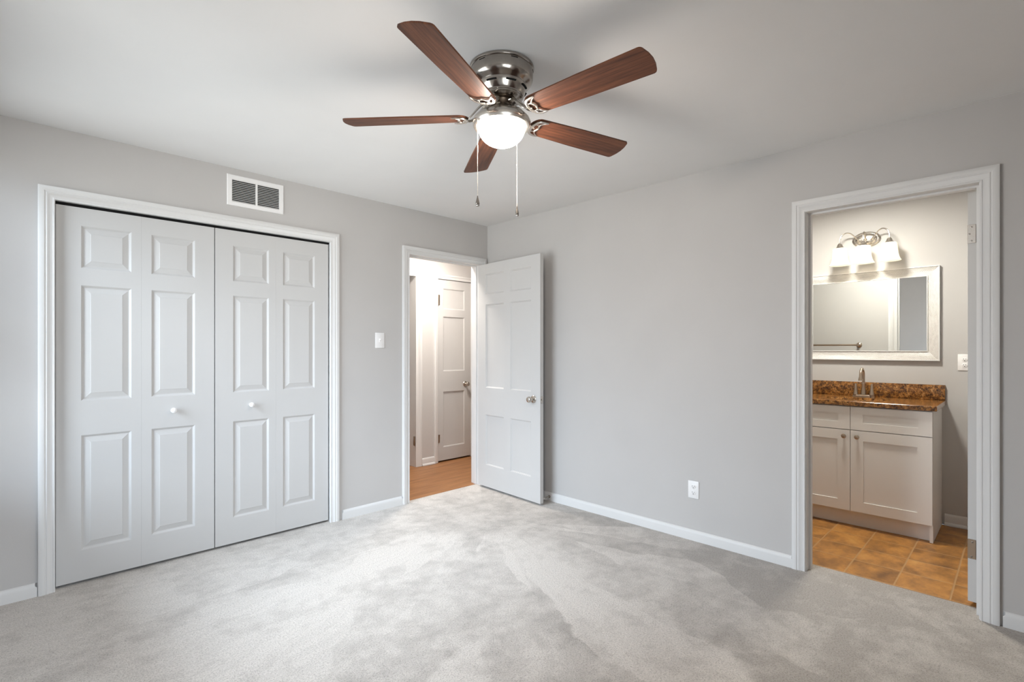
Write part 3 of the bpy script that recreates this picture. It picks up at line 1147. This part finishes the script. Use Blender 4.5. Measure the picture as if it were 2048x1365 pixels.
AZ = [130.75 + 72 * k for k in range(5)]
for k, az in enumerate(AZ):
    MBk = FC @ T_(0, 0, ZB) @ RZ(az) @ RX(-PITCH)
    ol = blade_outline()
    bm = new()
    uvl = bm.loops.layers.uv.new('UVMap')
    th = .0030
    lo = [bm.verts.new((x, y, -th)) for x, y in ol]
    hi = [bm.verts.new((x, y, th)) for x, y in ol]
    f1 = bm.faces.new(lo)
    f2 = bm.faces.new(list(reversed(hi)))
    for i in range(len(ol)):
        j = (i + 1) % len(ol)
        bm.faces.new((lo[j], lo[i], hi[i], hi[j]))
    for f in bm.faces:
        for lp in f.loops:
            lp[uvl].uv = (lp.vert.co.x + k * 1.7, lp.vert.co.y + k * .37)
    bmesh.ops.transform(bm, matrix=MBk, verts=bm.verts[:])
    bl = obj('blade', bm, M['blade'], fan, angle=30)
    bm = new()
    blade_iron(bm, MBk)
    # arm from the flywheel down to the blade
    MAk = FC @ T_(0, 0, ZB) @ RZ(az)

    def drop(x):
        t_ = min(1, max(0, (x - .060) / .085))
        return (H - .150 - ZB) * (1 - t_ * t_ * (3 - 2 * t_)) - .0085 * t_
    ring = []
    for i in range(29):
        a_ = 2 * PI * i / 28
        x_ = .104 - .040 * math.cos(a_)
        ring.append((x_, .023 * math.sin(a_), drop(x_)))
    tube(bm, ring, [.0062 + .0016 * math.cos(2 * PI * i / 28) for i in range(29)], 10, MAk, .6)
    tube(bm, smooth_path([(.046, 0, drop(.046)), (.056, 0, drop(.056)), (.066, 0, drop(.066))], 4), .0120, 12, MAk, .5)
    tube(bm, smooth_path([(.141, 0, drop(.141)), (.148, 0, -.0085), (.153, 0, -.0085)], 4), .0065, 10, MAk, .6)
    lathe(bm, [(0, .004), (.006, .004), (.006, 0), (.004, -.002), (0, -.003)], 10, MAk @ T_(.058, 0, H - .158 - ZB))
    obj('blade_iron', bm, M['nickel'], bl, label='nickel scroll bracket')

# pull chains
rt = Vector((math.cos(R(44.96)), -math.sin(R(44.96)), 0))
fw = Vector((math.sin(R(44.96)), math.cos(R(44.96)), 0))
for lat, dep, ztop, zbot, tilt in ((-.0960, -.0700, 2.231, 1.882, 0), (.0650, .0920, 2.222, 1.884, 0)):
    p = Vector((FX, FY, 0)) + rt * lat + fw * dep
    bm = new()
    z = ztop
    tube(bm, [(p.x, p.y, ztop + .004), (p.x, p.y, zbot + .01)], .0007, 6)
    while z > zbot + .018:
        ball(bm, (p.x, p.y, z), .0017, 4)
        z -= .0046
    for zc in (ztop - .5 * (ztop - zbot) + .03,):
        lathe(bm, [(0, -.006), (.0024, -.005), (.003, 0), (.0024, .005), (0, .006)], 10, T_(p.x, p.y, zc))
    ch = obj('pull_chain', bm, M['nickel'], fan, label='beaded nickel pull chain')
    bm = new()
    lathe(bm, [(0, .022), (.0022, .021), (.0026, .016), (.0045, .008), (.0075, -.004), (.0086, -.010), (.0070, -.013), (.0080, -.016), (.0066, -.021), (0, -.023)], 18, T_(p.x, p.y, zbot))
    obj('pull_fob', bm, M['pewter'], ch, label='pear shaped metal fob')

# ============================================================ BATHROOM THINGS
VY0, VY1 = .415, 1.337
vc = thing('vanity_cabinet', 'warm white shaker vanity cabinet standing on amber tile', 'vanity cabinet', (4.62, .876, 0))
bm = new()
box(bm, 4.340, XB1 - .001, VY0, VY0 + .018, 0, .874)
box(bm, 4.340, XB1 - .001, VY1 - .018, VY1, 0, .874)
box(bm, 4.340, XB1 - .001, VY0 + .018, VY1 - .018, .11, .128)
box(bm, XB1 - .012, XB1 - .001, VY0 + .018, VY1 - .018, .128, .874)
box(bm, 4.340, 4.358, VY0 + .018, VY1 - .018, .128, .874)
# notch the sides for the toe space
bmesh.ops.recalc_face_normals(bm, faces=bm.faces[:])
obj('cabinet_body', bm, M['cabinet'], vc)
bm = new()
box(bm, 4.385, 4.397, VY0 + .018, VY1 - .018, 0, .11)
box(bm, 4.385, 4.410, VY0 - .0005, VY0 + .018, 0, .11)
obj('toe_kick', bm, M['cabinet'], vc)
for y0, y1, ky in ((VY0 + .002, .8745, .833), (.8775, VY1 - .002, .913)):
    w = y1 - y0
    for nm_, z0, z1, st in (('drawer_front', .7035, .868, .052), ('cabinet_door', .118, .6985, .072)):
        bm = new()
        mx_ = T_(4.320, y1, z0) @ RZ(-90)
        px = .068 if nm_ == 'drawer_front' else .072
        slab(bm, w, z1 - z0, .0195, [(px + .006, w - px - .006, st, z1 - z0 - st)], SHAKER, mx_, back=False)
        fr_ = obj(nm_, bm, M['cabinet'], vc, angle=20)
        if nm_ == 'cabinet_door':
            bm = new()
            lathe(bm, [(0, 0), (.006, 0), (.0055, .010), (.0085, .013), (.0150, .017), (.0162, .021), (.0150, .025), (.009, .028), (0, .0285)], 24,
                  T_(4.320, ky, .655) @ RY(-90))
            obj('knob', bm, M['bronze'], fr_, label='round nickel cabinet knob')

ct = thing('countertop', 'golden brown granite countertop with backsplash on the vanity', 'countertop', (4.6, .876, .876))
bm = new()
cx0, cx1, cy0, cy1 = 4.305, XB1 - .001, .392, VY1 + .022
e_ = .003
rows = []
for ins, z in ((e_, .875), (0, .875 + e_), (0, .908 - e_), (e_, .908)):
    rows.append([bm.verts.new(p) for p in ((cx0 + ins, cy0 + ins, z), (cx1 - ins, cy0 + ins, z), (cx1 - ins, cy1 - ins, z), (cx0 + ins, cy1 - ins, z))])
for a, b in zip(rows, rows[1:]):
    for i in range(4):
        bm.faces.new((a[i], a[(i + 1) % 4], b[(i + 1) % 4], b[i]))
SKX, SKY, SKA, SKB, NS = 4.555, .885, .135, .195, 40     # oval cut-out under the faucet
hole = [[bm.verts.new((SKX + SKA * math.cos(2 * PI * i / NS), SKY + SKB * math.sin(2 * PI * i / NS), z)) for i in range(NS)] for z in (.875, .908)]
for i in range(NS):
    j = (i + 1) % NS
    bm.faces.new((hole[0][i], hole[0][j], hole[1][j], hole[1][i]))
for row, ring in ((rows[0], hole[0]), (rows[-1], hole[1])):
    ed = [bm.edges.get((r_[i], r_[(i + 1) % len(r_)])) for r_ in (row, ring) for i in range(len(r_))]
    bmesh.ops.triangle_fill(bm, use_beauty=True, use_dissolve=False, edges=ed)
obj('slab', bm, M['granite'], ct)
bm = new()
lathe(bm, [(1.09, 0), (1.02, 0), (1.0, -.01), (.95, -.05), (.82, -.095), (.55, -.125), (.13, -.135), (.13, -.138), (0, -.138)], 40,
      T_(SKX, SKY, .8745) @ Matrix.Diagonal((SKA, SKB, 1, 1)))
obj('sink_basin', bm, M['plastic'], ct, label='white oval sink basin under the granite')
bm = new()
bevel_box(bm, XB1 - .021, XB1 - .001, .396, VY1 + .022, .9085, 1.020, .002, 2)
obj('backsplash', bm, M['granite'], ct)

# faucet
FA = thing('faucet', 'two-handle gooseneck faucet in aged nickel on the granite countertop', 'faucet', (4.755, .876, .9085))
bm = new()
b2 = bmesh.new()
box(b2, 4.728, 4.782, .805, .947, .9085, .928)
bmesh.ops.bevel(b2, geom=[e_ for e_ in b2.edges if abs(e_.verts[0].co.z - e_.verts[1].co.z) > .01], offset=.024, segments=6, affect='EDGES')
bmesh.ops.bevel(b2, geom=[e_ for e_ in b2.edges if e_.verts[0].co.z > .925 and e_.verts[1].co.z > .925 and len(e_.link_faces) == 2 and e_.calc_face_angle(0) > .5], offset=.006, segments=3, affect='EDGES')
add(bm, b2)
obj('base', bm, M['bronze'], FA)
bm = new()
lathe(bm, [(0, .926), (.019, .926), (.0175, .945), (.0140, .970), (.0125, 1.005), (.0150, 1.010), (.0150, 1.016), (.0115, 1.020), (0, 1.021)], 24, T_(4.758, .876, 0))
sp_pts = [(4.758, .876, 1.015), (4.758, .876, 1.065)]
for i in range(1, 13):
    a = PI * i / 12
    sp_pts.append((4.758 - .052 * (1 - math.cos(a)), .876, 1.078 + .052 * math.sin(a)))
sp_pts += [(4.652, .876, 1.062)]
tube(bm, sp_pts, .0095, 14)
lathe(bm, [(0, 0), (.0105, 0), (.0125, -.010), (.0150, -.020), (.0155, -.026), (.0125, -.0265), (0, -.025)], 20, T_(4.652, .876, 1.068))
obj('spout', bm, M['bronze'], FA)
for y in (.9265, .8225):
    bm = new()
    lathe(bm, [(0, .926), (.0165, .926), (.0165, .934), (.0140, .946), (.0115, .968), (.0090, .988), (.0080, 1.000), (.0060, 1.010), (0, 1.014)], 20, T_(4.757, y, 0))
    obj('handle', bm, M['bronze'], FA)

# mirror
my0, my1, mz0, mz1 = .426, 1.328, 1.196, 1.900
mr = thing('wall_mirror', 'wide mirror in a silvery herringbone frame above the vanity', 'mirror', (XB1, .877, mz0))
fw_ = .074
bm = new()
uvl = bm.loops.layers.uv.new('UVMap')
prof = [(0, .002), (.006, .022), (.070, .012)]
cor = [(my0, mz0, 1, 1), (my1, mz0, -1, 1), (my1, mz1, -1, -1), (my0, mz1, 1, -1)]
for i in range(4):
    a, b = cor[i], cor[(i + 1) % 4]
    L_ = math.hypot(b[0] - a[0], b[1] - a[1])
    for (u0, d0), (u1, d1) in zip(prof[1:], prof[2:]):
        q = [(a, u0, d0), (b, u0, d0), (b, u1, d1), (a, u1, d1)]
        vs = [bm.verts.new((XB1 - d, c[0] + c[2] * u, c[1] + c[3] * u)) for c, u, d in q]
        f = bm.faces.new(vs)
        for lp, (s_, u_) in zip(f.loops, ((u0, u0), (L_ - u0, u0), (L_ - u1, u1), (u1, u1))):
            lp[uvl].uv = (s_, u_ - fw_ / 2)
obj('frame_face', bm, M['frame'], mr)
for nm_, i0, i1, d in (('outer_rim', 0, .007, .026), ('inner_rim', .069, .075, .019)):
    bm = new()
    rings = []
    for ins, dd in ((i0, .001), (i0, d), (i1, d), (i1, .001)):
        rings.append([bm.verts.new((XB1 - dd, y_, z_)) for y_, z_ in ((my0 + ins, mz0 + ins), (my1 - ins, mz0 + ins), (my1 - ins, mz1 - ins), (my0 + ins, mz1 - ins))])
    for a in range(4):
        A_, B_ = rings[a], rings[(a + 1) % 4]
        for i in range(4):
            bm.faces.new((A_[i], A_[(i + 1) % 4], B_[(i + 1) % 4], B_[i]))
    obj(nm_, bm, M['trim'], mr, label='pale raised rim of the frame')
bm = new()
box(bm, XB1 - .012, XB1 - .002, my0 + .070, my1 - .070, mz0 + .070, mz1 - .070)
obj('mirror_glass', bm, M['mirror'], mr)

# vanity light
vl = thing('vanity_light', 'three-shade brushed nickel vanity light glowing above the mirror', 'wall light', (XB1, .877, 2.155))
bm = new()
lathe(bm, [(0, 0), (1.0, 0), (1.0, .006), (.94, .012), (.86, .015), (.78, .016), (.74, .022), (.55, .030), (.2, .034), (0, .034)], 56,
      T_(XB1, .877, 2.156) @ RY(-90) @ Matrix.Diagonal((.062, .096, 1, 1)))
obj('backplate', bm, M['nickel'], vl)
for yy, zz in ((.842, 2.150), (.912, 2.150)):
    bm = new()
    ball(bm, (XB1 - .033, yy, zz), .005, 8)
    obj('cap_screw', bm, M['nickel'], vl)
for ys, y0 in ((1.035, .925), (.878, .878), (.711, .829)):
    xs_ = XB1 - .115
    bm = new()
    dy = ys - y0
    if abs(dy) < .01:
        pts = [(XB1 - .030, y0, 2.152), (XB1 - .040, y0, 2.172), (XB1 - .060, y0, 2.198), (XB1 - .085, y0, 2.205), (XB1 - .107, y0, 2.185), (xs_, y0, 2.150), (xs_, y0, 2.118)]
    else:
        pts = [(XB1 - .030, y0, 2.148), (XB1 - .045, y0 + dy * .12, 2.170), (XB1 - .075, y0 + dy * .38, 2.203), (XB1 - .098, y0 + dy * .66, 2.210),
               (XB1 - .112, y0 + dy * .92, 2.187), (xs_, ys, 2.150), (xs_, ys, 2.118)]
    tube(bm, smooth_path(pts, 6), .0048, 10)
    lathe(bm, [(0, 0), (.011, 0), (.008, .010), (.006, .018), (0, .018)], 14, T_(*pts[0]) @ RY(-50))
    arm_o = obj('arm', bm, M['nickel'], vl)
    bm = new()
    lathe(bm, [(0, 2.127), (.012, 2.127), (.016, 2.122), (.019, 2.112), (.026, 2.100), (.034, 2.0905), (0, 2.0905)], 24, T_(xs_, ys, 0))
    obj('socket_cap', bm, M['nickel'], vl)
    bm = new()
    lathe(bm, [(.030, 2.0915), (.0465, 2.0895), (.0500, 2.084), (.0505, 2.070), (.0515, 2.040), (.0545, 2.008), (.0600, 1.984), (.0670, 1.966), (.0740, 1.955)], 40, T_(xs_, ys, 0))
    sh = obj('glass_shade', bm, M['shade'], vl, angle=60, label='frosted bell shaped glass shade')
    bm = new()
    lathe(bm, [(0, 2.092), (.012, 2.090), (.013, 2.070), (.022, 2.050), (.027, 2.030), (.024, 2.012), (.014, 2.002), (0, 1.999)], 18, T_(xs_, ys, 0))
    obj('bulb', bm, M['bulb'], sh)
    lamp('bulb_lamp', 'POINT', (xs_, ys, 2.000), 0.45, (1.0, 0.86, 0.66), shadow_soft_size=.016)

# towel bar on the inner side of the bedroom wall (seen in the mirror)
tb = thing('towel_bar', 'bronze towel bar reflected in the bathroom mirror', 'towel bar', (XB0, 1.5, 1.325))
bm = new()
tube(bm, [(XB0 + .062, 1.19, 1.325), (XB0 + .062, 1.81, 1.325)], .009, 14)
obj('bar', bm, M['bronze'], tb)
for y in (1.20, 1.80):
    bm = new()
    lathe(bm, [(0, 0), (.026, 0), (.026, .004), (.020, .010), (.011, .016), (.010, .050), (.013, .056), (.014, .066), (.010, .074), (0, .076)], 22, T_(XB0, y, 1.325) @ RY(90))
    obj('post', bm, M['bronze'], tb)
